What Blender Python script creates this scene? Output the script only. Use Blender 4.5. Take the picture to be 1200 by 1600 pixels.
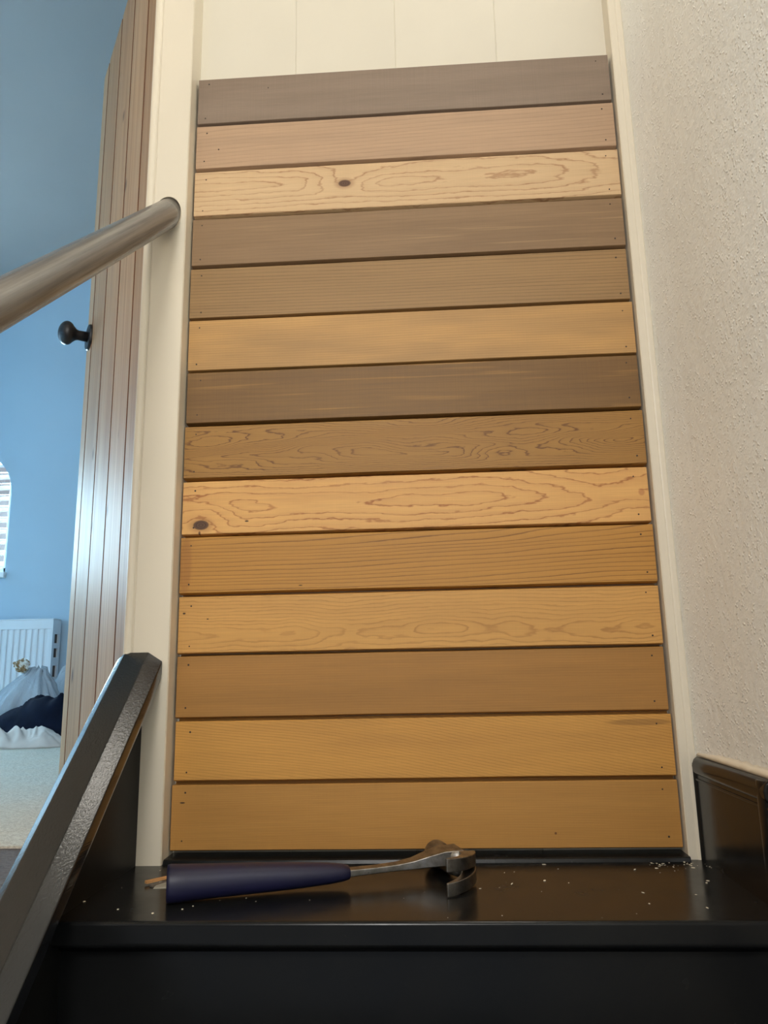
import bpy, bmesh, math, random
from mathutils import Vector, Matrix, noise
random.seed(7)
S = bpy.context.scene
C = S.collection
for o in list(bpy.data.objects):
    bpy.data.objects.remove(o, do_unlink=True)

# ------------------------------------------------------------------ camera
yaw, pit, rol, FPX = -0.05462, 0.2056, -0.01964, 1170.0
f = Vector((math.sin(yaw)*math.cos(pit), math.cos(yaw)*math.cos(pit), math.sin(pit)))
r0 = Vector((math.cos(yaw), -math.sin(yaw), 0)); u0 = r0.cross(f)
r = r0*math.cos(rol) + u0*math.sin(rol); u = u0*math.cos(rol) - r0*math.sin(rol)
cam_d = bpy.data.cameras.new('camera'); cam = bpy.data.objects.new('camera', cam_d); C.objects.link(cam)
m = Matrix.Identity(4)
for i in range(3):
    m[i][0], m[i][1], m[i][2] = r[i], u[i], -f[i]
m[0][3], m[1][3], m[2][3] = 0.01849, -1.17263, 0.26052
cam.matrix_world = m
cam_d.sensor_fit = 'VERTICAL'; cam_d.sensor_height = 24.0; cam_d.lens = FPX/1600*24.0
cam_d.clip_start = 0.02
S.camera = cam

# ------------------------------------------------------------------ world, lights, exposure
W = bpy.data.worlds.new('world'); S.world = W; W.use_nodes = True
bg = W.node_tree.nodes['Background']
bg.inputs[0].default_value = (0.80, 0.88, 1.0, 1); bg.inputs[1].default_value = 0.45
S.view_settings.view_transform = 'Standard'; S.view_settings.look = 'None'
S.view_settings.gamma = 1.0; S.view_settings.use_curve_mapping = False
S.view_settings.exposure = 0.0

def light(name, kind, loc, power, color, **kw):
    d = bpy.data.lights.new(name, kind); d.energy = power; d.color = color
    rot = kw.pop('rot', None)
    for k, v in kw.items(): setattr(d, k, v)
    o = bpy.data.objects.new(name, d); o.location = loc
    if rot: o.rotation_euler = rot
    C.objects.link(o); return o
R = math.radians
# the stair lamp under the ceiling, above and right of the camera
light('stair_lamp', 'POINT', (0.25, -0.30, 2.40), 11.5, (1.0, 0.95, 0.86), shadow_soft_size=0.07)
# added unseen fill light behind the camera, over the lower stairs
light('hall_fill', 'POINT', (-0.18, -2.4, 1.38), 108, (1.0, 0.975, 0.93), shadow_soft_size=0.28)
# daylight of the left-edge window, then an added unseen fill lighting the room
light('window_daylight', 'AREA', (-2.62, 2.86, 1.05), 370, (0.54, 0.82, 1.0), shape='RECTANGLE', size=1.15, size_y=0.95, rot=(R(-90), 0, 0))
light('room_side_fill', 'AREA', (-3.25, 1.3, 1.15), 7, (0.60, 0.84, 1.0), shape='RECTANGLE', size=0.9, size_y=0.9, rot=(0, R(-90), 0))

# ------------------------------------------------------------------ node helpers
def lin(c):
    return tuple((x/12.92 if x <= .04045 else ((x+.055)/1.055)**2.4) for x in [v/255 for v in c]) + (1,)
LIN = lin
class NT:
    def __init__(s, name):
        s.m = bpy.data.materials.new(name); s.m.use_nodes = True
        s.t = s.m.node_tree; s.b = s.t.nodes['Principled BSDF']; s.out = s.t.nodes['Material Output']
        s.tc = None
    def n(s, typ, **kw):
        x = s.t.nodes.new(typ)
        for k, v in kw.items(): setattr(x, k, v)
        return x
    def put(s, sock, v):
        if isinstance(v, bpy.types.NodeSocket): s.t.links.new(v, sock)
        else: sock.default_value = v
    def M(s, op, a, b=None, c=None, clamp=False):
        x = s.n('ShaderNodeMath', operation=op, use_clamp=clamp)
        s.put(x.inputs[0], a)
        if b is not None: s.put(x.inputs[1], b)
        if c is not None: s.put(x.inputs[2], c)
        return x.outputs[0]
    def obj(s):
        if s.tc is None: s.tc = s.n('ShaderNodeTexCoord')
        return s.tc.outputs['Object']
    def xyz(s, v):
        x = s.n('ShaderNodeSeparateXYZ'); s.put(x.inputs[0], v); return x.outputs
    def comb(s, a, b, c):
        x = s.n('ShaderNodeCombineXYZ')
        for i, v in enumerate((a, b, c)): s.put(x.inputs[i], v)
        return x.outputs[0]
    def scale(s, v, sc, off=(0, 0, 0)):
        x = s.n('ShaderNodeMapping'); s.put(x.inputs[0], v)
        x.inputs['Scale'].default_value = sc; x.inputs['Location'].default_value = off
        return x.outputs[0]
    def noise(s, v, sc, det=2, rough=.5, off=(0, 0, 0), dist=0):
        x = s.n('ShaderNodeTexNoise'); s.put(x.inputs['Vector'], s.scale(v, sc, off))
        x.inputs['Scale'].default_value = 1; x.inputs['Detail'].default_value = det
        x.inputs['Roughness'].default_value = rough; x.inputs['Distortion'].default_value = dist
        return x.outputs['Fac']
    def ramp(s, v, a, b, lo=0., hi=1., smooth=False):
        x = s.n('ShaderNodeMapRange'); x.clamp = True
        if smooth: x.interpolation_type = 'SMOOTHSTEP'
        s.put(x.inputs[0], v); s.put(x.inputs[1], a); s.put(x.inputs[2], b); s.put(x.inputs[3], lo); s.put(x.inputs[4], hi)
        return x.outputs[0]
    def mix(s, fac, a, b, mode='MIX'):
        x = s.n('ShaderNodeMix', data_type='RGBA', blend_type=mode)
        s.put(x.inputs[0], fac); s.put(x.inputs[6], a); s.put(x.inputs[7], b)
        return x.outputs[2]
    def bump(s, h, strength, dist):
        x = s.n('ShaderNodeBump'); x.inputs['Strength'].default_value = strength; x.inputs['Distance'].default_value = dist
        s.put(x.inputs['Height'], h); s.t.links.new(x.outputs[0], s.b.inputs['Normal']); return x
    def set(s, **kw):
        for k, v in kw.items(): s.put(s.b.inputs[k.replace('_', ' ')], v)
        return s.m

def plain(name, col, rough=.5, spec=.5, metal=0., var=.06, vs=6.):
    t = NT(name); c = lin(col)
    n = t.noise(t.obj(), (vs,)*3, 3)
    k = t.ramp(n, .3, .7, 1-var, 1+var)
    t.set(Base_Color=t.mix(1.0, c, t.comb(k, k, k), 'MULTIPLY'), Roughness=rough, Metallic=metal)
    t.b.inputs['Specular IOR Level'].default_value = spec
    return t.m

def cedar(i, P):
    """flat or quarter sawn softwood: growth rings round a pith that runs along the board, cut by its face"""
    t = NT('cedar_board_%02d' % i)
    v = t.obj(); x, y, z = t.xyz(v)
    sd = i*3.71
    def lin(c): return tuple(min(1, a_*g_) for a_, g_ in zip(LIN(c), P.get('tint', (1, 1, 1))))+(1,)
    n1 = t.noise(v, (P['wf'], 1, P['wz']), 2, .5, (sd, 0, sd*.7))
    n2 = t.noise(v, (P['wf']*.55, 1, 0), 1, .5, (sd+9, 0, 3))
    jag = t.noise(v, (55, 1, 240), 2, .6, (sd, 5, 0))
    fine = t.noise(v, (9, 1, 130), 2, .5, (0, sd, 0))
    d = t.M('ADD', t.M('MULTIPLY_ADD', x, P['sl'], P['d']), t.M('MULTIPLY', t.M('SUBTRACT', n1, .5), P['wa']))
    zc = t.M('SUBTRACT', t.M('SUBTRACT', z, P['yc']), t.M('ADD', t.M('MULTIPLY', x, P['sy']), t.M('MULTIPLY', t.M('SUBTRACT', n2, .5), P['ya'])))
    kn = None
    if P.get('knot'):
        kx, kz, kr = P['knot']
        dx = t.M('MULTIPLY', t.M('SUBTRACT', x, kx), .62); dz = t.M('SUBTRACT', z, kz)
        kn = t.M('SQRT', t.M('ADD', t.M('MULTIPLY', dx, dx), t.M('MULTIPLY', dz, dz)))
        bulge = t.M('EXPONENT', t.M('MULTIPLY', t.M('MULTIPLY', kn, kn), -1/(2*(kr*3.2)**2)))
        d = t.M('ADD', d, t.M('MULTIPLY', bulge, P.get('kb', .02)))
    rr = t.M('SQRT', t.M('ADD', t.M('MULTIPLY', d, d), t.M('MULTIPLY', zc, zc)))
    ph = t.M('ADD', t.M('MULTIPLY', rr, P['fr']), t.M('MULTIPLY', t.M('SUBTRACT', jag, .5), P['jg']))
    ph = t.M('ADD', ph, t.M('MULTIPLY', t.M('SUBTRACT', fine, .5), P['jg']*.8))
    ph = t.M('ADD', ph, t.M('MULTIPLY', t.M('SUBTRACT', t.noise(v, (1.2, 1, 34), 1, .5, (sd, 0, sd)), .5), P.get('sp', 1.6)))
    if P.get('mj'): ph = t.M('ADD', ph, t.M('MULTIPLY', t.M('SUBTRACT', t.noise(v, (20, 1, 85), 2, .6, (sd, 8, 2)), .5), P['mj']))
    fr = t.M('FRACT', ph)
    # earlywood darkens slowly into a thin latewood line, then starts pale again
    late = t.M('MULTIPLY', t.ramp(fr, 1-P['lw'], .90, smooth=True), t.ramp(fr, .93, 1.0, 1, 0))
    slow = t.M('MULTIPLY', t.M('POWER', fr, 2.0), .28)
    vary = t.ramp(t.noise(v, (5, 1, 40), 1, .5, (sd, 2, sd)), .3, .65, .55, 1)
    line = t.M('MULTIPLY', t.M('MAXIMUM', late, slow), t.M('MULTIPLY', vary, P['ct']), clamp=True)
    blot = t.ramp(t.noise(v, (P.get('bx', 2.2), 1, P.get('bz', 26)), 3, .55, (sd*2, 0, 1)), .33, .68, smooth=True)
    col = t.mix(t.M('MULTIPLY', blot, P.get('bm', .6)), lin(P['c']), lin(P['c2']))
    col = t.mix(line, col, lin(P['cd']))
    if P.get('streak'):
        st = t.ramp(t.noise(v, (3.0, 1, 120), 2, .5, (sd, 0, 7)), .60, .74, 0, P['streak'])
        col = t.mix(st, col, lin(P.get('cs', (214, 166, 112))))
    fib = t.noise(v, (11, 1, 900), 2, .6, (0, 0, sd))
    k = t.ramp(fib, .25, .75, .90, 1.10)
    # planer chatter: faint cross ticks on some boards
    saw = t.noise(v, (420, 1, 6), 1, .5, (sd, 0, 0))
    k = t.M('MULTIPLY', k, t.ramp(saw, .3, .7, 1-P.get('saw', .012), 1+P.get('saw', .012)))
    col = t.mix(1.0, col, t.comb(k, k, k), 'MULTIPLY')
    for (px_, pz_, rx_, rz_, a_, cc_) in P.get('spots', []):        # sap streaks, bruises and holes with their own shape
        e = t.M('SQRT', t.M('ADD', t.M('POWER', t.M('DIVIDE', t.M('SUBTRACT', x, px_), rx_), 2), t.M('POWER', t.M('DIVIDE', t.M('SUBTRACT', z, pz_), rz_), 2)))
        col = t.mix(t.M('MULTIPLY', t.ramp(e, .55, 1.0, 1, 0, True), a_), col, lin(cc_))
    if kn is not None:
        kr = P['knot'][2]
        halo = t.ramp(kn, kr*.9, kr*1.9, .45, 0, True)
        col = t.mix(halo, col, lin((150, 98, 56)))
        ring = t.M('FRACT', t.M('MULTIPLY', kn, 3.2/kr))
        core = t.ramp(kn, kr*.75, kr*1.02, 1, 0, True)
        col = t.mix(core, col, t.mix(ring, lin(P.get('kc', (118, 76, 46))), lin((66, 42, 28))))
    t.set(Base_Color=col, Roughness=t.ramp(fib, .2, .8, .50, .62))
    t.b.inputs['Specular IOR Level'].default_value = .42
    t.bump(t.M('ADD', fib, t.M('MULTIPLY', line, -.6)), .12, .0006)
    return t.m

# ------------------------------------------------------------------ materials
M = {}
def white_paint(name, c, bump=.15):
    t = NT(name); v = t.obj()
    n = t.noise(v, (5, 5, 2.5), 3); k = t.ramp(n, .3, .7, .97, 1.02)
    t.set(Base_Color=t.mix(1.0, lin(c), t.comb(k, k, k), 'MULTIPLY'), Roughness=.36)
    t.bump(t.noise(v, (160, 160, 14), 2), bump, .0006)
    return t.m
M['white'] = white_paint('white_gloss_paint', (217, 207, 187))
M['white_panel'] = white_paint('white_panel_paint', (212, 205, 188), .06)

t = NT('black_gloss_paint'); v = t.obj()
k = t.noise(v, (7, 7, 7), 3)
sm = t.noise(v, (14, 14, 14), 4, .6)
t.set(Base_Color=t.mix(t.ramp(k, .35, .7), lin((19, 20, 21)), lin((26, 26, 25))), Roughness=t.ramp(sm, .35, .75, .17, .30))
t.b.inputs['Specular IOR Level'].default_value = .5; t.b.inputs['IOR'].default_value = 1.30
t.bump(t.noise(v, (26, 90, 90), 3), .10, .0008); M['black'] = t.m

t = NT('black_satin_paint'); v = t.obj()
t.set(Base_Color=t.mix(t.noise(v, (7, 7, 7), 3), lin((20, 20, 20)), lin((27, 26, 25))), Roughness=.34)
t.b.inputs['IOR'].default_value = 1.16; M['black_satin'] = t.m

t = NT('black_cap_paint'); v = t.obj()                               # brushed paint over open grain along the slope
k = t.noise(v, (7, 7, 7), 3)
t.set(Base_Color=t.mix(k, lin((14, 17, 21)), lin((20, 22, 25))), Roughness=.17)
t.b.inputs['Specular IOR Level'].default_value = .6
t.bump(t.noise(v, (420, 16, 420), 3, .6), .40, .0006); M['black_cap'] = t.m

t = NT('textured_plaster'); v = t.obj()
vo = t.n('ShaderNodeTexVoronoi'); t.put(vo.inputs['Vector'], t.scale(v, (1, 1, 1))); vo.inputs['Scale'].default_value = 190
blobs = t.M('MULTIPLY', t.ramp(vo.outputs['Distance'], .10, .42, 1, 0, True), t.ramp(t.noise(v, (60, 60, 60), 2, .5, (3, 1, 2)), .40, .60, 0, 1, True))
roll = t.noise(v, (95, 95, 95), 4, .62); big = t.noise(v, (11, 11, 11), 3)
h = t.M('ADD', t.M('ADD', t.M('MULTIPLY', roll, .75), t.M('MULTIPLY', blobs, .50)), t.M('MULTIPLY', big, .9))
k = t.ramp(t.noise(v, (4, 4, 4), 3), .3, .7, .965, 1.025)
t.set(Base_Color=t.mix(t.M('MULTIPLY', blobs, .5), t.mix(1.0, lin((238, 238, 232)), t.comb(k, k, k), 'MULTIPLY'), lin((250, 249, 244))), Roughness=.72)
t.bump(h, .8, .0026); M['plaster'] = t.m

t = NT('varnished_handrail'); v = t.obj()                            # local X runs along the rail
a = t.noise(v, (5, 170, 170), 3, .55); b = t.noise(v, (2, 14, 14), 2)
c = t.mix(t.ramp(a, .3, .7), lin((84, 82, 79)), lin((116, 113, 108)))
c = t.mix(t.ramp(b, .4, .7, 0, .5), c, lin((90, 80, 70)))
t.set(Base_Color=c, Roughness=.25)
t.bump(a, .25, .0006); M['rail'] = t.m

def pine(name, base, dark, knotc, seed):
    t = NT(name); v = t.obj(); x, y, z = t.xyz(v)
    g = t.noise(v, (85, 1, 1.6), 3, .6, (seed, 0, seed), .4)
    w = t.noise(v, (14, 1, .8), 2, .5, (seed*2, 0, 1))
    c = t.mix(t.ramp(g, .30, .78), lin(base), lin(dark))
    c = t.mix(t.ramp(w, .5, .75, 0, .45), c, lin((178, 154, 124)))
    vo = t.n('ShaderNodeTexVoronoi'); t.put(vo.inputs['Vector'], t.scale(v, (14, .01, 8.5), (seed*1.3, 0, seed))); vo.inputs['Scale'].default_value = 1
    sel = t.n('ShaderNodeSeparateColor'); t.t.links.new(vo.outputs['Color'], sel.inputs[0])
    kk = t.M('MULTIPLY', t.ramp(vo.outputs['Distance'], .06, .20, .9, 0, True), t.ramp(sel.outputs[0], .66, .70, 0, 1))
    c = t.mix(kk, c, lin(knotc))
    t.set(Base_Color=c, Roughness=.55); t.b.inputs['Specular IOR Level'].default_value = .36
    t.bump(g, .2, .0006); return t.m
M['door'] = [pine('limed_pine_%d' % j, b_, d_, (92, 66, 48), 2.3+j*1.9) for j, (b_, d_) in enumerate([((192, 158, 120), (150, 112, 80)), ((184, 150, 112), (144, 106, 76)), ((198, 164, 126), (156, 118, 84))])]
M['door_frame'] = pine('pine_edge', (180, 152, 116), (150, 120, 88), (92, 66, 48), 8.1)
M['groove'] = plain('brown_pine_groove', (104, 64, 42), .8, .2, var=.2, vs=20)
M['iron'] = plain('black_iron', (26, 25, 28), .42)
M['blue'] = plain('pale_blue_wall_paint', (176, 200, 216), .65, .3, var=.03, vs=2)
M['ceil'] = plain('pale_blue_ceiling_paint', (176, 168, 162), .8, .2, var=.03, vs=2)
M['offwhite'] = plain('offwhite_wall_paint', (214, 204, 188), .7, .3, var=.03, vs=3)

def carpet(name, c1, c2, c3):
    t = NT(name); v = t.obj()
    a = t.noise(v, (170, 170, 170), 4, .75); b = t.noise(v, (9, 9, 9), 3); w = t.noise(v, (45, 75, 45), 3, .65)
    c = t.mix(t.ramp(a, .3, .7), lin(c1), lin(c2)); c = t.mix(t.ramp(b, .4, .7, 0, .4), c, lin(c3))
    t.set(Base_Color=c, Roughness=.95); t.b.inputs['Specular IOR Level'].default_value = .1
    t.bump(t.M('ADD', a, t.M('MULTIPLY', w, 1.6)), 1.0, .007); return t.m
M['carpet'] = carpet('beige_carpet', (252, 246, 232), (188, 176, 156), (226, 212, 190))
M['carpet_grey'] = carpet('grey_landing_carpet', (134, 126, 122), (96, 90, 90), (116, 110, 110))
M['radiator'] = plain('radiator_enamel', (226, 230, 234), .3, .5, var=.02)
M['rad_dark'] = plain('radiator_inside', (96, 84, 80), .6)
M['louvre'] = plain('white_shutter_paint', (240, 244, 246), .4, var=.02)
M['navy'] = plain('dark_navy_cloth', (20, 26, 42), .9, .1, var=.3, vs=14)
M['slate'] = plain('slate_blue_cloth', (58, 74, 98), .9, .1, var=.25, vs=14)
M['cloth'] = plain('white_cloth', (214, 206, 198), .9, .1, var=.08, vs=14)
t = NT('tan_and_white_card'); v = t.obj()
t.set(Base_Color=t.mix(t.ramp(t.noise(v, (38, 38, 38), 2), .46, .54), lin((150, 122, 84)), lin((226, 222, 212))), Roughness=.6); M['tan'] = t.m
t = NT('thin_plastic_film'); v = t.obj()
t.set(Base_Color=t.mix(t.noise(v, (9, 9, 9), 3), lin((226, 232, 238)), lin((176, 190, 202))), Roughness=.18, Alpha=.78)
t.b.inputs['Transmission Weight'].default_value = .25
t.bump(t.noise(v, (40, 40, 26), 4, .65, dist=1.5), .8, .008); M['film'] = t.m
t = NT('blue_rubber_grip'); v = t.obj()
sc = t.noise(v, (60, 190, 190), 4, .7)
c = t.mix(t.ramp(t.noise(v, (12, 20, 20), 3), .35, .7), lin((15, 16, 42)), lin((20, 20, 54)))
c = t.mix(t.ramp(sc, .68, .78, 0, .55), c, lin((104, 92, 92)))
t.set(Base_Color=c, Roughness=.48); t.bump(sc, .15, .0006); M['grip'] = t.m
t = NT('worn_steel'); v = t.obj()
n = t.noise(v, (70, 30, 70), 4, .65)
t.set(Base_Color=t.mix(t.ramp(n, .35, .7), lin((150, 147, 142)), lin((104, 98, 90))), Metallic=1.0, Roughness=t.ramp(n, .3, .7, .26, .5)); M['steel'] = t.m
M['bright_steel'] = plain('polished_steel', (200, 196, 188), .16, metal=1.0)
M['nail'] = plain('dark_nail', (44, 30, 20), .6)
M['splinter'] = plain('cedar_splinter', (186, 136, 84), .7, var=.2, vs=60)
M['shim'] = plain('grey_card', (150, 146, 132), .6, var=.1, vs=40)
M['dust'] = plain('plaster_crumbs', (226, 214, 190), .8, var=.2, vs=90)

# ------------------------------------------------------------------ mesh helpers
def finish(name, bm, mat, parent=None, smooth=False, loc=None, rot=None, bevel=0, seg=2):
    bmesh.ops.recalc_face_normals(bm, faces=bm.faces)
    me = bpy.data.meshes.new(name); bm.to_mesh(me); bm.free()
    if smooth:
        for p_ in me.polygons: p_.use_smooth = True
    o = bpy.data.objects.new(name, me); C.objects.link(o)
    if mat: me.materials.append(mat)
    if parent: o.parent = parent
    if loc is not None: o.location = loc
    if rot is not None: o.rotation_euler = rot
    if bevel:
        b = o.modifiers.new('bevel', 'BEVEL'); b.width = bevel; b.segments = seg; b.limit_method = 'ANGLE'; b.angle_limit = R(35)
        for p_ in me.polygons: p_.use_smooth = True
        w = o.modifiers.new('wn', 'WEIGHTED_NORMAL'); w.keep_sharp = True
    return o
def box(bm, a, b):
    vs = [bm.verts.new((x, y, z)) for x in (a[0], b[0]) for y in (a[1], b[1]) for z in (a[2], b[2])]
    for q in ((0, 1, 3, 2), (4, 6, 7, 5), (0, 4, 5, 1), (2, 3, 7, 6), (0, 2, 6, 4), (1, 5, 7, 3)):
        bm.faces.new([vs[i] for i in q])
def Box(name, a, b, mat, parent=None, bevel=0, seg=2, center=True):
    bm = bmesh.new(); c = Vector(((a[0]+b[0])/2, (a[1]+b[1])/2, (a[2]+b[2])/2)) if center else Vector((0, 0, 0))
    box(bm, Vector(a)-c, Vector(b)-c)
    return finish(name, bm, mat, parent, loc=c, bevel=bevel, seg=seg)
def prism(bm, pts, axis, a, b):
    """closed outline pts (2D) pushed along axis from a to b"""
    def P(q, t_):
        l = list(q); l.insert(axis, t_); return l
    A = [bm.verts.new(P(q, a)) for q in pts]; B = [bm.verts.new(P(q, b)) for q in pts]
    n = len(pts); bm.faces.new(A); bm.faces.new(B[::-1])
    for i in range(n): bm.faces.new((A[i], A[(i+1) % n], B[(i+1) % n], B[i]))
def loft(bm, rings, cap=True, close=True):
    V = [[bm.verts.new(q) for q in rg] for rg in rings]; n = len(rings[0])
    for a, b in zip(V, V[1:]):
        for i in range(n if close else n-1): bm.faces.new((a[i], a[(i+1) % n], b[(i+1) % n], b[i]))
    if cap: bm.faces.new(V[0][::-1]); bm.faces.new(V[-1])
def cyl(bm, p0, p1, r0_, r1_=None, n=24):
    p0, p1 = Vector(p0), Vector(p1); d = (p1-p0).normalized(); r1_ = r0_ if r1_ is None else r1_
    a = d.orthogonal().normalized(); b = d.cross(a)
    loft(bm, [[p+(a*math.cos(2*math.pi*i/n)+b*math.sin(2*math.pi*i/n))*rr for i in range(n)] for p, rr in ((p0, r0_), (p1, r1_))])
def lathe(bm, prof, p0, d, n=28):
    p0, d = Vector(p0), Vector(d).normalized(); a = d.orthogonal().normalized(); b = d.cross(a)
    loft(bm, [[p0+d*h_+(a*math.cos(2*math.pi*i/n)+b*math.sin(2*math.pi*i/n))*max(rr, 1e-4) for i in range(n)] for h_, rr in prof])
def empty(name, loc=(0, 0, 0), rz=0):
    o = bpy.data.objects.new(name, None); o.location = loc; o.rotation_euler = (0, 0, rz); o.empty_display_size = .05
    C.objects.link(o); return o
def tag(o, label, cat, group=None):
    o['label'] = label; o['category'] = cat
    if group: o['group'] = group
    return o
def struct(o, label=None, cat=None):
    o['kind'] = 'structure'
    if label: o['label'] = label
    if cat: o['category'] = cat
    return o

TZ = -0.013          # top of the tread, and the carpets' level
SL = math.tan(R(41.4))

# ------------------------------------------------------------------ setting: walls
# end wall behind the boards: white vertical panelling
we = empty('wall_back', (0, .03, TZ)); struct(we, 'white vertical panelling at the head of the stairs above the boards', 'wall')
xs = [-.384, -.1963, -.009, .178, .384]
for a, b in zip(xs, xs[1:]):
    bm = bmesh.new(); g = .0012; w = b-a
    prism(bm, [(0, .012), (0, .0012), (g, 0), (w-g, 0), (w, .0012), (w, .012)], 2, 0, 2.5)
    finish('panel', bm, M['white_panel'], we, loc=(a, -.008, 0))
Box('backing', (-.384, .004, 0), (.384, .05, 3.6), M['white_panel'], we, center=False)

# right wall: textured plaster, easing out from the trim
prof = [(.4005, .20), (.4005, -.012), (.4015, -.03), (.4045, -.06), (.4075, -.10), (.409, -.16), (.410, -.30), (.410, -.6), (.410, -3.2), (.52, -3.2), (.52, .20)]
bm = bmesh.new(); prism(bm, prof, 2, -1.6, 3.6)
struct(finish('wall_right', bm, M['plaster']), 'cream rough textured plaster wall beside the stairs', 'wall')

bm = bmesh.new(); rgs = []
for j in range(25):
    y = -.016-.25*j/24; w_ = .0015*noise.noise(Vector((y*60, 2, 1)))
    rgs.append([Vector((.4105, y, .1275)), Vector((.4005+.002*j/24, y, .1280)), Vector((.4010+.0035*j/24, y, .1325+w_)), Vector((.4105, y, .1385+w_*1.5))])
loft(bm, rgs); finish('filler_bead', bm, M['white'], bpy.data.objects['wall_right'], smooth=True)
# partition left of the doorway, head above the doorway, landing wall
Box('wall_left', (-1.80, -3.2, TZ-.1), (-1.70, .02, 3.6), M['offwhite']); struct(bpy.data.objects['wall_left'], 'off-white side wall of the landing', 'wall')
wp = Box('wall_front', (-1.70, .02, TZ-.1), (-1.22, .12, 3.6), M['offwhite']); struct(wp, 'off-white partition left of the room doorway', 'wall')
wp = Box('wall_head', (-1.22, .02, 2.10), (-.46, .12, 3.6), M['offwhite']); struct(wp, 'off-white wall above the room doorway', 'wall')
# the stairs' ceiling
wp = Box('ceiling', (-1.80, -3.2, 3.6), (.52, .12, 3.65), M['offwhite']); struct(wp, 'white ceiling over the stairs', 'ceiling')
# room beyond: pale blue gable, far walls, ceiling; the gable has a window hole
WX0, WX1, WZ0, WZ1 = -3.05, -2.178, .79, 1.42
bm = bmesh.new()
box(bm, (-3.4, 2.6, -.1), (WX0, 2.75, 2.45)); box(bm, (WX1, 2.6, -.1), (.6, 2.75, 2.45))
box(bm, (WX0, 2.6, -.1), (WX1, 2.75, WZ0)); box(bm, (WX0, 2.6, WZ1), (WX1, 2.75, 2.45))
# eased upper corners of the opening
for sx, x0 in ((1, WX1), (-1, WX0)):
    pts = [(x0+sx*.001, WZ1+.001)] + [(x0-sx*.17*(1-math.sin(a_)), WZ1-.17*(1-math.cos(a_))*1.25) for a_ in [math.pi/2*i/8 for i in range(9)]]
    prism(bm, pts if sx > 0 else pts[::-1], 1, 2.6, 2.75)
struct(finish('wall_far', bm, M['blue']), 'pale blue wall of the room beyond the open door', 'wall')
wp = Box('wall_eaves', (-3.5, .12, -.1), (-3.4, 2.75, 2.45), M['blue']); struct(wp, 'pale blue eaves side wall of the room', 'wall')
wp = Box('wall_inner', (.6, .12, -.1), (.7, 2.75, 2.45), M['blue']); struct(wp, 'pale blue inner side wall of the room', 'wall')
wp = Box('wall_near', (-3.4, .12, -.1), (-1.22, .14, 2.45), M['blue']); struct(wp, 'pale blue near wall of the room left of its doorway', 'wall')
wp = Box('wall_side', (-.40, .055, -.1), (.6, .14, 2.45), M['blue']); struct(wp, 'pale blue wall of the room behind the cedar boards', 'wall')
wp = Box('wall_over', (-1.22, .12, 2.14), (-.40, .14, 2.45), M['blue']); struct(wp, 'pale blue wall of the room over its doorway', 'wall')
wp = Box('ceiling_room', (-3.5, .12, 2.45), (.7, 2.75, 2.5), M['ceil']); struct(wp, 'pale blue-grey ceiling of the room', 'ceiling')
wp = Box('floor', (-3.4, .102, TZ-.03), (.6, 2.6, TZ), M['carpet']); struct(wp, 'beige carpet of the room beyond the door', 'floor')
wp = Box('floor_landing', (-1.70, -3.2, TZ-.05), (-.4565, .102, TZ-.004), M['carpet_grey']); struct(wp, 'dark grey landing carpet by the doorway', 'floor')

# ------------------------------------------------------------------ white trims either side of the boards
ta = empty('trim_1', (-.41, -.03, TZ)); struct(ta, 'wide white door post left of the cedar boards', 'trim')
bm = bmesh.new()          # plan outline (x, y): staff bead on the outer edge, quirk, flat, inner arris
pl = [(-.377, .03), (-.377, -.0275), (-.3785, -.030), (-.4330, -.030), (-.4345, -.0285), (-.4355, -.0285)]
pl += [(-.4425+.0075*math.cos(a_), -.0265-.0065*math.sin(a_)) for a_ in [math.pi*i/8 for i in range(9)]]
pl += [(-.450, .03)]
prism(bm, [(x+.41, y+.03) for x, y in pl], 2, 0, 2.5)
finish('post_face', bm, M['white'], ta)
Box('jamb_lining', (-.455+.41, .06, 0), (-.41+.41, .094, 2.1), M['white'], ta, center=False)
tb = empty('trim_2', (.39, -.012, TZ)); struct(tb, 'narrow white moulded trim between the boards and the textured wall', 'trim')
bm = bmesh.new()
pl = [(.3775, .03), (.3775, -.0105), (.379, -.012), (.3895, -.0122), (.3905, -.0132), (.3925, -.0140), (.3985, -.0140), (.4005, -.0128), (.402, -.0095), (.402, .03)]
prism(bm, [(x-.39, y+.012) for x, y in pl], 2, 0, 2.5)
finish('moulding', bm, M['white'], tb)
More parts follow.
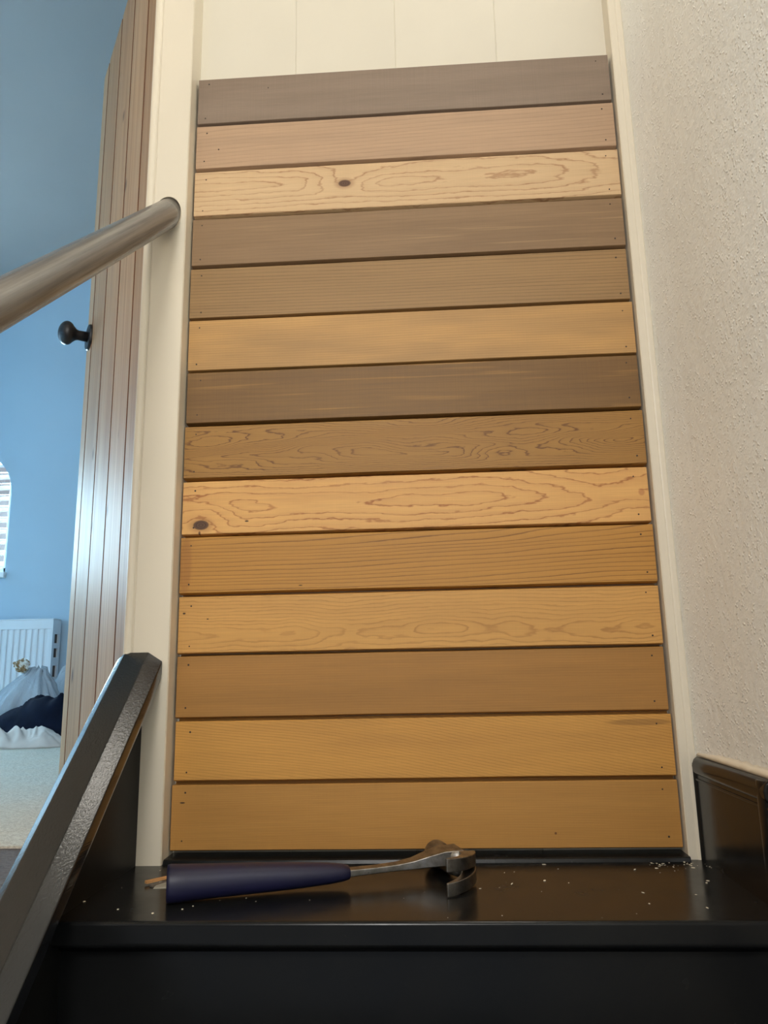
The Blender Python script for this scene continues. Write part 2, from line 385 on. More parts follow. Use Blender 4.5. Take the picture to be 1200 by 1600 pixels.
# ------------------------------------------------------------------ stairs
st = empty('staircase', (0, -.13, TZ)); tag(st, 'black gloss painted staircase with the top step under the hammer', 'stairs')
NOSE_Y, TH = -.2745, .0285
def tread(k):
    z1 = TZ-.205*k; y0 = NOSE_Y-.235*k; y1 = y0+.300 if k else .035
    bm = bmesh.new(); rr = .014
    pts = [(y1, z1), (y0+rr, z1)]
    r1, r2 = .0045, .0065
    pts[1] = (y0+r1, z1)
    for i in range(1, 7):
        a_ = math.pi/2*i/6; pts.append((y0+r1-r1*math.sin(a_), z1-r1+r1*math.cos(a_)))
    for i in range(0, 7):
        a_ = math.pi/2*i/6; pts.append((y0+r2-r2*math.cos(a_), z1-TH+r2-r2*math.sin(a_)))
    pts += [(y1, z1-TH)]
    prism(bm, [(y+.13, z-TZ) for y, z in pts], 0, -.4145, .3985)
    finish('tread', bm, M['black'], st)
    bm = bmesh.new(); box(bm, (-.4145, y0+.026+.13, z1-.205-TZ), (.3985, y0+.046+.13, z1-TH-TZ))
    finish('riser', bm, M['black'], st)
    bm = bmesh.new()                                               # scotia under the nosing
    q = [(y0+.026, z1-TH), (y0+.012, z1-TH)] + [(y0+.026-.014*math.cos(a_), z1-TH-.012+.012*(1-math.sin(a_))) for a_ in [math.pi/2*i/4 for i in range(1, 5)]]
    q = [(y0+.026, z1-TH), (y0+.014, z1-TH), (y0+.018, z1-TH-.005), (y0+.0255, z1-TH-.010)]
    prism(bm, [(y+.13, z-TZ) for y, z in q], 0, -.4145, .3985)
    finish('scotia', bm, M['black'], st)
for k in range(6): tread(k)
bm = bmesh.new()                                                     # raised strip at the back of the top step
prism(bm, [(.028, 0), (-.024, 0), (-.0225, .0045), (-.020, .006), (.028, .0065)], 0, -.3765, .377)
finish('back_strip', bm, M['black'], st, loc=(0, .13, 0))
# closed string on the left with its octagonal capping
def zc(y): return .292+(y+.03)*SL                                    # top of the capping along the slope
bm = bmesh.new(); YE = -1.75
prism(bm, [(-.030, zc(-.03)-.025), (YE, zc(YE)-.025), (YE, zc(YE)-.62), (-.030, zc(-.03)-.62)], 0, -.455, -.4145)
ls = finish('string_board', bm, M['black_satin'], st, loc=(0, .13, -TZ))
bm = bmesh.new()
px_ = [(-.3865, -.0107), (-.409, .0), (-.445, .0), (-.4565, -.0075), (-.461, -.020), (-.459, -.034), (-.450, -.043), (-.402, -.043), (-.389, -.034), (-.3865, -.024)]
a_ = R(41.4); dirv = Vector((0, math.cos(a_), math.sin(a_))); nv = Vector((0, -math.sin(a_), math.cos(a_)))
NS = 40; rings = []
for i in range(NS+1):
    y = -.030+(YE+.030)*i/NS
    # each section stands square to the slope except the end planted on the post, which is cut plumb
    base = Vector((0, y, zc(y)))
    rings.append([Vector((x, y, zc(y)+h_/math.cos(a_))) for x, h_ in px_])
loft(bm, rings)
cp = finish('string_capping', bm, M['black_cap'], st, loc=(0, .13, -TZ), bevel=.0016, seg=2)
cp.modifiers['bevel'].angle_limit = R(18)
# right-hand string / skirting with its planted moulding
SX = .3975
def skirt_piece(k):
    dy, dz = -.235*k, -.205*k
    y0 = -.2545+dy; y1 = -.0135+dy; zt = .127+dz; zb = TZ-.24+dz
    if k: y1 = -.2545+.0+dy+.235
    bm = bmesh.new(); box(bm, (SX, y0, zb), (.4095, y1, zt-.022)); finish('skirting_board', bm, M['black'], st, loc=(0, .13, -TZ))
    bm = bmesh.new()                                                 # rounded top moulding (x, z)
    q = [(.4095, zt-.026), (SX+.001, zt-.026), (SX-.0035, zt-.022), (SX-.005, zt-.012), (SX-.002, zt-.003), (SX+.004, zt+.0005), (.4095, zt+.002)]
    prism(bm, q, 1, y0, y1-.001)
    o = finish('skirting_moulding', bm, M['black'], st, loc=(0, .13, -TZ), bevel=.003)
    bm = bmesh.new(); box(bm, (SX-.0018, y0, zt-.033), (.4095, y1, zt-.0295)); finish('bead', bm, M['black'], st, loc=(0, .13, -TZ), bevel=.001)
    bm = bmesh.new()                                                 # moulding turned down over the next step (x, y)
    q = [(.4095, y0+.030), (SX+.001, y0+.030), (SX-.0035, y0+.026), (SX-.005, y0+.014), (SX-.002, y0+.004), (SX+.004, y0), (.4095, y0-.001)]
    prism(bm, q, 2, zb, zt-.001)
    finish('return_moulding', bm, M['black'], st, loc=(0, .13, -TZ), bevel=.003)
for k in range(4): skirt_piece(k)
bm = bmesh.new()                                                     # filler strip between skirting and trim
prism(bm, [(SX+.006, -.0137), (SX+.006, -.021), (SX-.0005, -.0195), (SX-.0035, -.0137)], 2, TZ, .118)
finish('corner_fillet', bm, M['black'], st, loc=(0, .13, -TZ))

# ------------------------------------------------------------------ cedar boards
tops = [1.3325, 1.2332, 1.1392, 1.0445, .9481, .8508, .7556, .6604, .5656, .4731, .3770, .2843, .1860, .0930]
bots = [1.2392, 1.1466, 1.0513, .9549, .8562, .7602, .6668, .5720, .4783, .3836, .2895, .1924, .0996, .0008]
XL = [-.3725, -.373, -.3735, -.374, -.3745, -.374, -.3735, -.3745, -.374, -.3745, -.374, -.3735, -.3725, -.3745]
XR = [.3725, .3735, .374, .3735, .3725, .3745, .374, .3745, .373, .374, .3735, .3725, .3745, .3745]
base = dict(wf=3.0, wz=6, wa=.02, d=.03, sl=.0, yc=0., sy=0., ya=.01, fr=90, jg=.25, lw=.35, ct=.6, bm=.5)
def Q(c, c2, cd, **k):
    d_ = dict(base); d_.update(c=c, c2=c2, cd=cd); d_.update(k); return d_
TINT = [(0.703, 0.841, 0.943), (0.743, 0.831, 0.903), (0.82, 0.927, 1.087), (0.708, 0.744, 0.681), (0.708, 0.727, 0.62), (0.955, 0.958, 0.811), (0.715, 0.68, 0.402), (0.732, 0.702, 0.415), (0.866, 0.88, 0.752), (0.862, 0.823, 0.503), (0.933, 0.963, 0.778), (0.865, 0.858, 0.58), (0.933, 0.948, 0.705), (0.89, 0.91, 0.683)]
BP = [
 Q((160, 128, 104), (146, 115, 92), (116, 88, 68), yc=.30, fr=330, ct=.30, ya=.02, jg=.4, bm=.8, saw=.03),
 Q((204, 160, 122), (188, 148, 114), (150, 112, 82), yc=.16, fr=130, ct=.35, ya=.03, sy=.03, jg=.25, bm=.6),
 Q((222, 178, 126), (214, 168, 116), (168, 114, 70), d=.012, sl=.030, yc=.012, wa=.12, wf=1.9, wz=9, mj=1.0, fr=105, ct=.8, jg=.34, lw=.22, sp=.5, knot=(-.104, .006, .0075), kb=.02),
 Q((164, 128, 96), (150, 116, 86), (122, 90, 62), yc=.22, fr=150, ct=.25, ya=.03, bm=.9, streak=.7, cs=(206, 166, 122)),
 Q((178, 138, 96), (164, 127, 88), (118, 86, 54), yc=.2, fr=175, ct=.62, ya=.016, sy=-.012, jg=.2, lw=.3),
 Q((198, 152, 98), (168, 130, 88), (138, 100, 62), yc=.24, fr=240, ct=.45, ya=.02, jg=.25, bm=.9, bz=14),
 Q((146, 110, 76), (132, 98, 68), (108, 78, 52), yc=.25, fr=120, ct=.25, ya=.02, bm=.9, streak=.8, cs=(196, 150, 100), saw=.04),
 Q((182, 136, 84), (170, 124, 74), (116, 74, 38), d=.010, sl=-.045, yc=-.004, wa=.16, wf=2.4, wz=13, mj=1.3, fr=320, ct=1.0, jg=.5, lw=.26, sp=.6, bm=.5),
 Q((228, 174, 112), (216, 160, 100), (164, 98, 52), d=.006, sl=.035, yc=.003, wa=.15, wf=2.3, wz=8, mj=1.1, fr=85, ct=.9, jg=.34, lw=.2, sp=.4, knot=(-.343, -.029, .0088), kb=.05, kc=(104, 70, 48),
   spots=[(-.268, -.0245, .004, .0016, .95, (52, 30, 20)), (-.345, -.042, .0022, .004, .9, (64, 34, 24)), (.362, .003, .006, .007, .5, (176, 104, 70))]),
 Q((196, 144, 82), (182, 132, 74), (122, 78, 38), d=.05, yc=.085, sl=.05, wa=.03, wf=2.4, wz=3, fr=175, ct=.9, ya=.01, jg=.16, lw=.26, sp=3.2,
   spots=[(-.180, -.037, .004, .001, .9, (70, 42, 24)), (-.366, 0, .012, .06, .35, (150, 92, 60))]),
 Q((208, 154, 92), (194, 142, 84), (156, 104, 58), d=.014, sl=.012, yc=-.018, wa=.05, wf=6.5, wz=9, mj=.9, fr=200, ct=.6, jg=.4, lw=.4,
   spots=[(-.3655, .018, .003, .0018, .95, (44, 26, 18)), (-.3275, .0085, .0022, .0012, .95, (44, 26, 18))]),
 Q((176, 126, 74), (160, 114, 66), (130, 88, 48), yc=.30, fr=260, ct=.30, ya=.02, bm=.8, jg=.4),
 Q((204, 148, 82), (184, 132, 74), (140, 92, 46), yc=.26, sy=-.17, fr=240, ct=.50, ya=.05, jg=.3, bm=.6,
   spots=[(.33, .032, .06, .006, .45, (110, 74, 42))]),
 Q((186, 134, 76), (176, 124, 68), (146, 98, 52), yc=.30, fr=300, ct=.25, ya=.03, bm=.7, jg=.4,
   spots=[(-.358, .021, .005, .0014, .95, (44, 26, 18)), (.195, -.026, .0022, .0022, .9, (104, 62, 36))]),
]
blab = {0: 'greyish brown board at the top of the cladding', 2: 'pale board with flowing grain and a small knot', 6: 'darkest brown board with pale streaks',
        7: 'mid brown board with busy zigzag grain', 8: 'pale orange board with a dark knot at its left end', 9: 'board with dark straight grain lines', 12: 'golden board with fine slanting grain'}
cl = empty('cedar_cladding', (0, 0, 0)); tag(cl, 'fourteen horizontal cedar boards nailed across the end wall between white trims', 'cladding')
nail_me = None
for i in range(14):
    zt, zb = tops[i], bots[i]; zm = (zt+zb)/2; h = (zt-zb)/2; xl, xr = XL[i], XR[i]
    rnd = random.Random(40+i)
    bm = bmesh.new()
    tilt = [.0, .0]; N = 24
    # section (y, z): face, eased lower edge, square underside, back, tongue that shows in the joint above
    rings = []
    for j in range(N+1):
        x = xl+(xr-xl)*j/N
        wv = .0006*noise.noise(Vector((x*7, i*3.3, 0))); wt = .0005*noise.noise(Vector((x*9, i*5.1, 4)))
        gap = (tops[i-1]*0+bots[i-1]-zt) if i else 0
        gb = (zb-tops[i+1]) if i < 13 else .006
        sec = [(0, -h+.0008+wv), (.0008, -h+wv), (.0070, -h-gb*.30+wv), (.0208, -h-gb*.30+wv)]
        if i: sec += [(.0208, h+gap*.50), (.0165, h+gap*.50), (.0162, h+gap*.25), (.0160, h+wt-.0002), (.0010, h+wt), (0, h-.0010+wt)]
        else: sec += [(.0208, h), (.0008, h), (0, h-.0008)]
        rings.append([Vector((x, y, z)) for y, z in sec])
    loft(bm, rings)
    BP[i]['tint'] = TINT[i]
    b = finish('board', bm, cedar(i, BP[i]), cl, loc=(0, 0, zm))
    if i in blab: b['label'] = blab[i]
    # nail heads, two at each end
    if nail_me is None:
        nb = bmesh.new(); lathe(nb, [(0, .0014), (.0003, .0013), (.00035, .0006)], (0, 0, 0), (0, -1, 0), 10)
        nail_me = bpy.data.meshes.new('nail'); nb.to_mesh(nail_me); nb.free(); nail_me.materials.append(M['nail'])
    pts = [(xl+.016+rnd.uniform(0, .007), h-.013+rnd.uniform(-.003, .003)), (xl+.014+rnd.uniform(0, .007), -h+.012+rnd.uniform(-.003, .003)),
           (xr-.016-rnd.uniform(0, .006), h-.013+rnd.uniform(-.003, .003)), (xr-.014-rnd.uniform(0, .006), -h+.013+rnd.uniform(-.003, .003))]
    if i == 0: pts.append((-.243, .021))
    if i == 1: pts.append((-.332, -.006))
    for x, z in pts:
        o = bpy.data.objects.new('nail', nail_me); C.objects.link(o); o.parent = b; o.location = (x, 0.0, z); o.scale = (rnd.uniform(.8, 1.1),)*3

# ------------------------------------------------------------------ handrail
hr = empty('handrail', (-.409, -.030, 1.039)); tag(hr, 'round varnished wooden handrail sloping down from the white post', 'handrail')
hr.rotation_euler = (0, 0, 0)
L = 2.3; hd = Vector((0, -math.cos(R(41.5)), -math.sin(R(41.5))))
bm = bmesh.new(); n = 40; rad = .0235
rings = []
for j, s_ in enumerate([0, .02, .06, .12, .2, .3, .45, .6, .8, 1.1, 1.5, 1.9, L]):
    ring = []
    for k in range(n):
        a_ = 2*math.pi*k/n; q = Vector((s_, rad*math.cos(a_), rad*math.sin(a_)))
        if j == 0: q.x = -q.z*math.tan(R(41.5))                       # end cut plumb to lie on the post
        ring.append(q)
    rings.append(ring)
loft(bm, rings)
o = finish('rail', bm, M['rail'], hr, smooth=False)
for p_ in o.data.polygons: p_.use_smooth = len(p_.vertices) == 4
zax = Vector((0, -math.sin(R(41.5)), math.cos(R(41.5))))
yax = zax.cross(hd)
mm = Matrix.Identity(4)
for k in range(3): mm[k][0], mm[k][1], mm[k][2] = hd[k], yax[k], zax[k]
o.matrix_local = mm
bm = bmesh.new()                                                     # bead of filler where rail meets post
ri = []
for k in range(n):
    a_ = 2*math.pi*k/n; ri.append(Vector((rad*math.cos(a_), 0, rad*math.sin(a_)/math.cos(R(41.5)))))
for k in range(n):
    pass
loft(bm, [[q*1.0 + Vector((0, -.0026, .0)) for q in ri], [q*1.045 + Vector((0, -.0012, 0)) for q in ri], [q*1.06 + Vector((0, .0, 0)) for q in ri]], cap=False)
finish('filler_bead', bm, M['white'], hr, smooth=True)

# ------------------------------------------------------------------ plank door, standing open into the room
A = R(36.0); DL = .66; hx, hy = -.464, .080
du = Vector((-math.sin(A), math.cos(A), 0))                           # from hinge to latch edge
dn = Vector((-math.cos(A), -math.sin(A), 0))                          # out of the visible face
dr = empty('plank_door', (hx, hy, TZ)); tag(dr, 'open limed pine plank door with clipped top corner and black knob', 'door')
dm = Matrix.Identity(4)
for k in range(3): dm[k][0], dm[k][1], dm[k][2] = du[k], dn[k], (0, 0, 1)[k]
dm.translation = Vector((hx, hy, TZ)); dr.matrix_world = dm
E0 = .608                                                             # visible grooves measured back from the latch edge
TK = 1.925                                                            # height of the latch edge
def dtop(s_): return min(2.08, TK+max(0, (DL-s_))*.20) if s_ < DL else TK
g = [.0, .040, .186, .324, .462, .600, DL]
g = [0.0, .045, .183, .321, .459, .597, DL]
for j, (a_, b_) in enumerate(zip(g, g[1:])):
    bm = bmesh.new(); q = .0045
    w = b_-a_
    sec = [(.0006, -.022), (.0006, -.008), (q, 0)] + [(w-q, 0), (w-.0006, -.008), (w-.0006, -.022)]
    rings = [[Vector((x, y, .006)) for x, y in sec], [Vector((x, y, dtop(a_+x))) for x, y in sec]]
    loft(bm, rings)
    pk = finish('plank', bm, M['door'][j % 3], dr, loc=(a_, 0, 0))
    pk.data.materials.append(M['groove'])                             # darker brown on the chamfered faces of the V joints
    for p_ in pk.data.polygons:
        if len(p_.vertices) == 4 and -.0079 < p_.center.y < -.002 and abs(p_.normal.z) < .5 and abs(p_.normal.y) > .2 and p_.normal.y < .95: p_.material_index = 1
for z_ in (.22, 1.0, 1.62):
    Box('ledge', (.04, -.045, z_), (DL-.05, -.0225, z_+.12), M['door_frame'], dr, bevel=.004, center=False)
kz = 1.125; kx = DL-.036
kn = None
bm = bmesh.new(); lathe(bm, [(0, .0), (0, .034), (.0025, .034), (.006, .0325), (.0065, .0)], (kx, 0, kz), (0, 1, 0), 32)
kn = finish('knob_rose', bm, M['iron'], dr, smooth=False)
bm = bmesh.new()
pr = [(.004, .0135), (.028, .0125), (.034, .0145), (.042, .022)]
pr += [(.056+.0285*math.sin(a_)*.72, .0305*math.cos(a_)) for a_ in [R(-36+i*9) for i in range(14)]]
pr += [(.0768, .0006)]
lathe(bm, pr, (kx, 0, kz), (0, 1, 0), 32)
finish('knob', bm, M['iron'], dr, smooth=True)
for z_ in (.30, 1.55):
    bm = bmesh.new(); cyl(bm, (-.004, -.004, z_), (-.004, -.004, z_+.09), .006, n=12); finish('hinge', bm, M['iron'], dr)

# ------------------------------------------------------------------ window with plantation louvres in the far wall
wn = empty('window_1', (-2.6, 2.66, WZ0)); struct(wn, 'bright white louvred window at the left edge of the far wall', 'window')
def wbox(nm, a, b, mat=M['louvre'], bev=.003): return Box(nm, Vector(a)-Vector((-2.6, 2.66, WZ0)), Vector(b)-Vector((-2.6, 2.66, WZ0)), mat, wn, bevel=bev)
wbox('sill', (WX0-.02, 2.575, WZ0-.03), (WX1+.008, 2.70, WZ0))
wbox('frame_side', (WX1-.035, 2.64, WZ0), (WX1+.001, 2.69, WZ1-.12)); wbox('frame_side', (WX0, 2.64, WZ0), (WX0+.035, 2.69, WZ1-.12))
wbox('frame_rail', (WX0, 2.64, WZ0), (WX1, 2.69, WZ0+.03)); wbox('mullion', (-2.63, 2.64, WZ0), (-2.60, 2.69, WZ1-.02))
t = NT('window_glass'); mx = t.n('ShaderNodeMixShader'); tr = t.n('ShaderNodeBsdfTransparent'); gl = t.n('ShaderNodeBsdfGlossy')
gl.inputs['Roughness'].default_value = .03; mx.inputs[0].default_value = .06
t.t.links.new(tr.outputs[0], mx.inputs[1]); t.t.links.new(gl.outputs[0], mx.inputs[2]); t.t.links.new(mx.outputs[0], t.out.inputs['Surface'])
for a_, b_ in ((WX0+.03, -2.63), (-2.60, WX1-.030)):
    o = wbox('pane', (a_, 2.705, WZ0+.02), (b_, 2.709, WZ1), t.m, 0)
nl = 9
for j in range(nl):
    z_ = WZ0+.06+j*.062
    bm = bmesh.new(); prism(bm, [(-.026, -.0065), (-.026, -.0045), (.026, .0065), (.026, .0045)], 0, WX0+.03, WX1-.030)
    finish('louvre', bm, M['louvre'], wn, loc=(2.6, 0, z_-WZ0), smooth=False)

# ------------------------------------------------------------------ radiator
rd = empty('radiator', (-2.15, 2.5, .10)); tag(rd, 'white panel radiator on the blue wall behind the bags', 'radiator')
RX0, RX1, RZ = -2.62, -1.853, .43
bm = bmesh.new()
X = RX0-(-2.15)
pts = []; wdt = RX1-RX0; nf = 23
pts.append((X, .0))
for j in range(nf):
    c = X+.03+(wdt-.045)*(j+.5)/nf; s_ = (wdt-.045)/nf
    pts += [(c-.30*s_, 0), (c-.17*s_, .007), (c+.17*s_, .007), (c+.30*s_, 0)]
pts.append((X+wdt, 0))
outl = pts + [(X+wdt, .012), (X, .012)]
prism(bm, outl, 2, .035, RZ-.045)
box(bm, (X, 0, RZ-.045), (X+wdt, .012, RZ)); box(bm, (X, 0, 0), (X+wdt, .012, .035))
finish('front_panel', bm, M['radiator'], rd, bevel=.0015)
Box('back_panel', (X, .07, 0), (X+wdt, .082, RZ), M['radiator'], rd, center=False)
# side grille facing the door, angled plate with round cut-outs
bm = bmesh.new()
ys = [0, .016, .066, .082]; hs = [.045, .10, .15, .205, .245, .29, .315, .36, .39, RZ]
for a_, b_ in ((0, .045), (.10, .15), (.205, .245), (.29, .315), (.36, RZ)):
    box(bm, (X+wdt, .0, a_), (X+wdt+.006, .082, b_))
for a_, b_ in ((.045, .10), (.15, .205), (.245, .29), (.315, .36)):
    box(bm, (X+wdt, .0, a_), (X+wdt+.006, .022, b_)); box(bm, (X+wdt, .060, a_), (X+wdt+.006, .082, b_))
finish('side_panel', bm, M['radiator'], rd)
bm = bmesh.new(); box(bm, (X+.02, .02, .02), (X+wdt-.004, .065, RZ-.02)); finish('convector', bm, M['rad_dark'], rd)
bm = bmesh.new(); box(bm, (X, -.001, RZ), (X+wdt+.006, .083, RZ+.006)); finish('top_grille', bm, M['radiator'], rd, bevel=.002)
for xx in (X+.12, X+wdt-.12): Box('bracket', (xx-.015, .082, .05), (xx+.015, .1005, .36), M['radiator'], rd, center=False)

# ------------------------------------------------------------------ heap on the carpet: bags and clothes
def ridge(p_): return 1-abs(noise.noise(p_))*2
def heap(name, cx, cy, rx, ry, H, mat, seed, fr=1.0, ang=.6, z0=TZ, n=56, fold=.45):
    """soft cloth lying in folds: a rounded mound whose surface is creased along one direction"""
    bm = bmesh.new(); rings = []; ca, sa = math.cos(ang), math.sin(ang); o_ = Vector((seed*3.1, seed*1.7, seed*.7))
    for i_ in range(n//2+1):
        rr = 1-i_/(n//2); rr = max(rr, .001)
        ring = []
        for k in range(n):
            t_ = 2*math.pi*k/n; e = 1+.22*noise.noise(Vector((math.cos(t_)*1.6, math.sin(t_)*1.6, seed)))+.06*noise.noise(Vector((math.cos(t_)*6, math.sin(t_)*6, seed+3)))
            x, y = math.cos(t_)*rr*rx*e, math.sin(t_)*rr*ry*e
            ux, uy = (x*ca+y*sa)*fr, (-x*sa+y*ca)*fr
            w_ = noise.noise(Vector((x*7, y*7, seed)))*.10
            f1 = ridge(Vector((ux*13+w_*14, uy*4, 0))+o_); f2 = ridge(Vector((ux*30+w_*30, uy*9, 2))+o_)
            lo_ = .72+.55*noise.noise(Vector((x*5.5*fr, y*5.5*fr, 1))+o_)
            h_ = H*(1-rr**2.6)**.62*lo_*(1-fold+fold*(.72*f1+.28*f2))+.0035*(1-rr**8)
            ring.append(Vector((x, y, max(h_, .0006))))
        rings.append(ring)
    loft(bm, rings)
    return finish(name, bm, mat, smooth=True, loc=(cx, cy, z0))
def sack(name, cx, cy, z0, rx, ry, H, mat, seed, lean=(0, 0), neck=.16, pl=9, n=96, tuft=.18):
    """thin film bag: bellied foot, pleats gathering to a crumpled open neck"""
    bm = bmesh.new(); rings = []
    prof_ = [(0, .80), (.04, .93), (.14, 1.0), (.28, .98), (.42, .88), (.56, .74), (.68, .60), (.78, .48), (.86, max(.36, neck*1.15)), (.92, neck), (.98, neck*.8), (1.0, neck*.25)]
    for h_, w_ in prof_:
        ring = []
        for k in range(n):
            t_ = 2*math.pi*k/n; c_, s_ = math.cos(t_), math.sin(t_)
            pk = ridge(Vector((c_*pl*.42, s_*pl*.42, seed+h_*.9)))
            p2 = ridge(Vector((c_*pl*.9+h_, s_*pl*.9, seed*2+h_*1.6)))
            sag = noise.noise(Vector((c_*1.5, s_*1.5, seed*3+h_*2.0)))
            a_ = 1+(.20*pk+.10*p2)*min(1, .25+h_*1.6)+.22*sag
            z_ = h_*H*(1+(.10 if h_ > .4 else .02)*noise.noise(Vector((c_*2, s_*2, seed*5))))
            if h_ > .93: z_ += H*tuft*noise.noise(Vector((c_*3, s_*3, seed*7)))
            ring.append(Vector((c_*rx*w_*a_+lean[0]*h_**1.5, s_*ry*w_*a_+lean[1]*h_**1.5, max(z_, 0))))
        rings.append(ring)
    loft(bm, rings, cap=False)
    bm.faces.new([v_ for v_ in bm.verts[:n]])
    return finish(name, bm, mat, smooth=True, loc=(cx, cy, z0))
tag(heap('dark_clothes', -1.60, 2.00, .27, .12, .235, M['navy'], 1.3, .8, .3, fold=.30), 'heap of dark navy clothes under the plastic bags', 'clothes')
tag(heap('blue_garment', -1.86, 1.88, .12, .055, .10, M['slate'], 9.3, 1, .9), 'slate blue garment at the left in front of the dark clothes', 'clothes')
tag(heap('white_cloth', -1.585, 1.785, .20,   .075, .10, M['cloth'], 4.7, 1.15, .5, fold=.50, n=96), 'crumpled white cloth on the carpet in front of the heap', 'cloth')
tag(sack('plastic_bag', -1.83, 2.20, TZ, .19, .10, .295, M['film'], 2.9, lean=(.09, -.02), neck=.26, tuft=.10), 'big translucent grey plastic bag leaning on the radiator behind the dark clothes', 'bag')
tag(sack('plastic_bag', -1.69, 2.40, TZ, .12, .06, .31, M['film'], 6.2, lean=(.0, 0), neck=.34, tuft=.10), 'pale plastic bag behind the heap next to the door edge', 'bag')
bm = bmesh.new(); bmesh.ops.create_icosphere(bm, subdivisions=4, radius=1)
for v_ in bm.verts:
    d_ = v_.co.normalized(); k_ = 1+.34*noise.noise(d_*1.7+Vector((4, 1, 2)))+.28*ridge(d_*2.6+Vector((7, 3, 1)))-.16
    v_.co = Vector((d_.x*.034*k_, d_.y*.026*k_, d_.z*.030*k_))
tag(finish('crumpled_packaging', bm, M['tan'], loc=(-1.80, 2.15, .302)), 'tan crumpled packaging poking out of the big plastic bag', 'packaging')

# ------------------------------------------------------------------ hammer lying on its side on the top step
hm = empty('claw_hammer', (-.308, -.205, TZ), R(18.0)); tag(hm, 'claw hammer with blue rubber grip lying on the black step', 'hammer')
def oval(x, cy, cz, a_, b_, n=24, e=2.4):
    out = []
    for k in range(n):
        t_ = 2*math.pi*k/n; c_, s_ = math.cos(t_), math.sin(t_)
        out.append(Vector((x, cy+a_*math.copysign(abs(c_)**(2/e), c_), cz+b_*math.copysign(abs(s_)**(2/e), s_))))
    return out
bm = bmesh.new()
gs = [(-.0005, .0, .0215, .018, .0165), (.0, .0, .0215, .0235, .0205), (.004, .0, .0215, .0245, .0213), (.02, .0, .0212, .0232, .0205), (.06, 0, .0205, .0205, .0188), (.11, 0, .0195, .0190, .0172),
      (.16, 0, .0180, .0180, .0148), (.20, 0, .0172, .0160, .0122), (.218, 0, .0168, .0138, .0100), (.2255, 0, .0166, .0115, .0082), (.227, 0, .0165, .009, .006)]
loft(bm, [oval(*q) for q in gs])
finish('grip', bm, M['grip'], hm, smooth=True)
bm = bmesh.new()                                                     # steel shank: flat bar that widens into the head
ss = [(.205, 0, .0160, .0075, .0045), (.232, 0, .0165, .0085, .0042), (.26, 0, .0172, .0085, .0038), (.29, 0, .0184, .0090, .0040), (.312, -.001, .0205, .0110, .0052), (.332, -.003, .0245, .0150, .0072), (.350, -.005, .0275, .0185, .0090), (.376, -.006, .0280, .0195, .0095)]
loft(bm, [[Vector((x, cy+a_, cz+b_)), Vector((x, cy-a_, cz+b_)), Vector((x, cy-a_, cz-b_)), Vector((x, cy+a_, cz-b_))] for x, cy, cz, a_, b_ in ss])
finish('shank', bm, M['steel'], hm, bevel=.0012)
bm = bmesh.new()                                                     # head: cheek, neck and poll along +Y
def sq(y, cx, cz, a_, b_, n=24, e=4.5):
    out = []
    for k in range(n):
        t_ = 2*math.pi*k/n; c_, s_ = math.cos(t_), math.sin(t_)
        out.append(Vector((cx+a_*math.copysign(abs(c_)**(2/e), c_), y, cz+b_*math.copysign(abs(s_)**(2/e), s_))))
    return out
hs_ = [(-.030, .372, .0215, .0130, .0155, 4.5), (-.015, .368, .0213, .0150, .0150, 4.5), (.008, .366, .0205, .0150, .0145, 4.0), (.020, .364, .0190, .0125, .0125, 3.0), (.028, .3635, .0180, .0125, .0125, 2.2), (.034, .3635, .0178, .0165, .0165, 2.0), (.037, .3635, .0178, .0175, .0172, 2.0), (.056, .3635, .0178, .0175, .0172, 2.0), (.0585, .3635, .0178, .0160, .0158, 2.0)]
loft(bm, [sq(q[0], q[1], q[2], q[3], q[4], 24, q[5]) for q in hs_])
finish('head', bm, M['steel'], hm, smooth=True)
for s_ in (1, -1):                                                   # the two tines: curve back towards the grip, taper, part in a V
    bm = bmesh.new(); rings = []
    for j in range(11):
        q = j/10; a_ = R(8+q*66); rr = .072
        cx = .3735-(.0+rr*(1-math.cos(a_))*.92) + .003; cy = -.026-rr*math.sin(a_)*.92
        nx, ny = math.cos(a_), math.sin(a_)*1.0                       # outward normal of the curve
        th = .0092*(1-q)**.8+.0016
        lo = .0003+.0058*q**.75; hi = .0165+.0055*q
        z0 = .0222+.0004*q
        nrm = Vector((math.cos(a_), -math.sin(a_), 0))
        c_ = Vector((cx, cy, 0))
        ring = [c_+nrm*th+Vector((0, 0, z0+s_*lo)), c_+nrm*th+Vector((0, 0, z0+s_*hi)), c_-nrm*th+Vector((0, 0, z0+s_*hi)), c_-nrm*th+Vector((0, 0, z0+s_*lo))]
        rings.append(ring)
    loft(bm, rings); finish('claw', bm, M['steel'], hm, bevel=.0012)

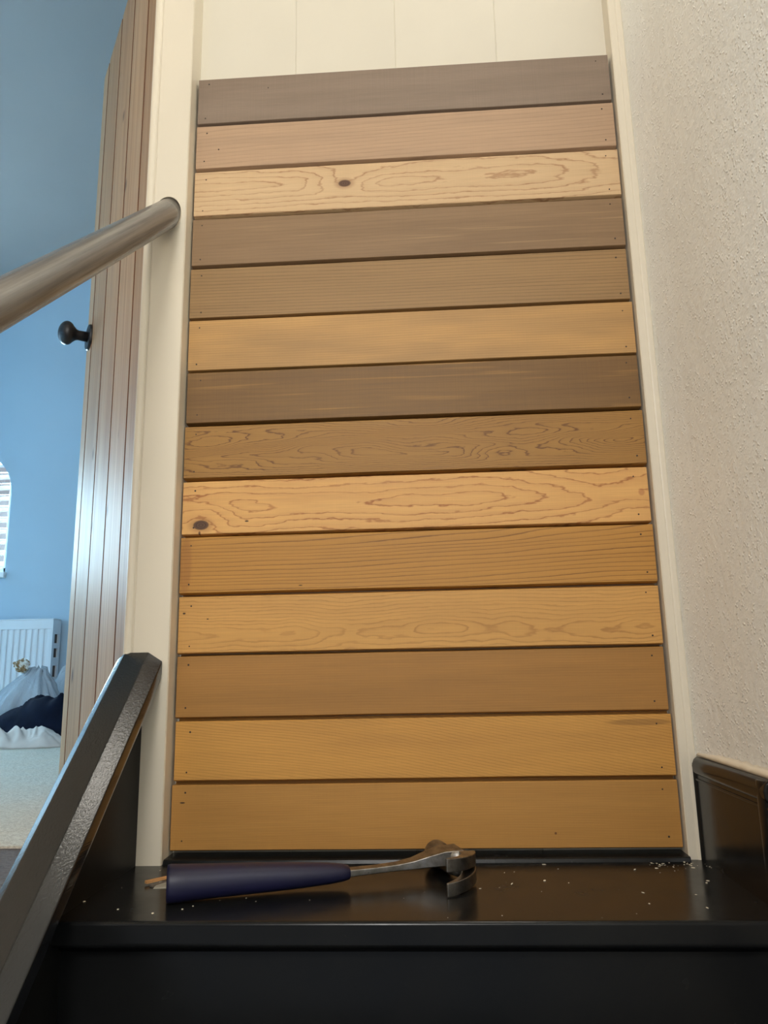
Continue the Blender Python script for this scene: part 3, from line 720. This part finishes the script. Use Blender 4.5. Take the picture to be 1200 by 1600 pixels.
# ------------------------------------------------------------------ scraps and crumbs on the step
def chip(name, c, L_, w_, h_, rz, mat, lab, cat, tap=.5):
    bm = bmesh.new()
    loft(bm, [[Vector((x, y*k_, z)) for y, z in ((-w_/2, 0), (w_/2, 0), (w_/2*.8, h_), (-w_/2*.9, h_*.8))] for x, k_ in ((-L_/2, 1), (0, .9), (L_/2, tap))])
    return tag(finish(name, bm, mat, loc=c, rot=(0, 0, rz)), lab, cat)
chip('wood_splinter', (-.352, -.118, TZ+.0022), .030, .006, .0035, R(48), M['splinter'], 'small tan wood splinter beside the white post', 'splinter')
chip('dark_splinter', (-.345, -.126, TZ+.0), .026, .006, .0022, R(56), plain('dark_splinter_wood', (92, 84, 74), .7, vs=50), 'thin dark splinter under the tan splinter', 'splinter')
chip('card_scrap', (-.327, -.128, TZ+.0), .040, .032, .0014, R(4), M['shim'], 'flat grey scrap beside the end of the hammer grip', 'scrap', .95)
bm = bmesh.new(); rd_ = random.Random(5)
def crumb(x, y, s_):
    bmesh.ops.create_icosphere(bm, subdivisions=1, radius=1, matrix=Matrix.Translation((x, y+.13, s_*.3)) @ Matrix.Rotation(rd_.uniform(0, 3), 4, 'Z') @ Matrix.Diagonal((s_*rd_.uniform(.9, 2.6), s_*rd_.uniform(.5, 1.1), s_*.35, 1)))
for k in range(46): crumb(rd_.gauss(.345, .022), rd_.gauss(-.045, .011), .0004+.0014*rd_.random()**2.2)
for k in range(34): crumb(rd_.uniform(-.40, .39), rd_.uniform(-.265, -.03), abs(rd_.gauss(0, .0007))+.0003)
for x, y, s_ in ((.116, -.13, .0016), (.288, -.065, .002), (.27, -.17, .0013), (-.15, -.14, .0017), (-.31, -.245, .0016), (-.28, -.23, .0014), (.36, -.13, .0018), (.365, -.12, .0015), (-.412, -.20, .002)): crumb(x, y, s_)
du_ = finish('plaster_crumbs', bm, M['dust'], loc=(0, -.13, TZ)); tag(du_, 'pale plaster crumbs scattered over the black step', 'crumbs'); du_['kind'] = 'stuff'
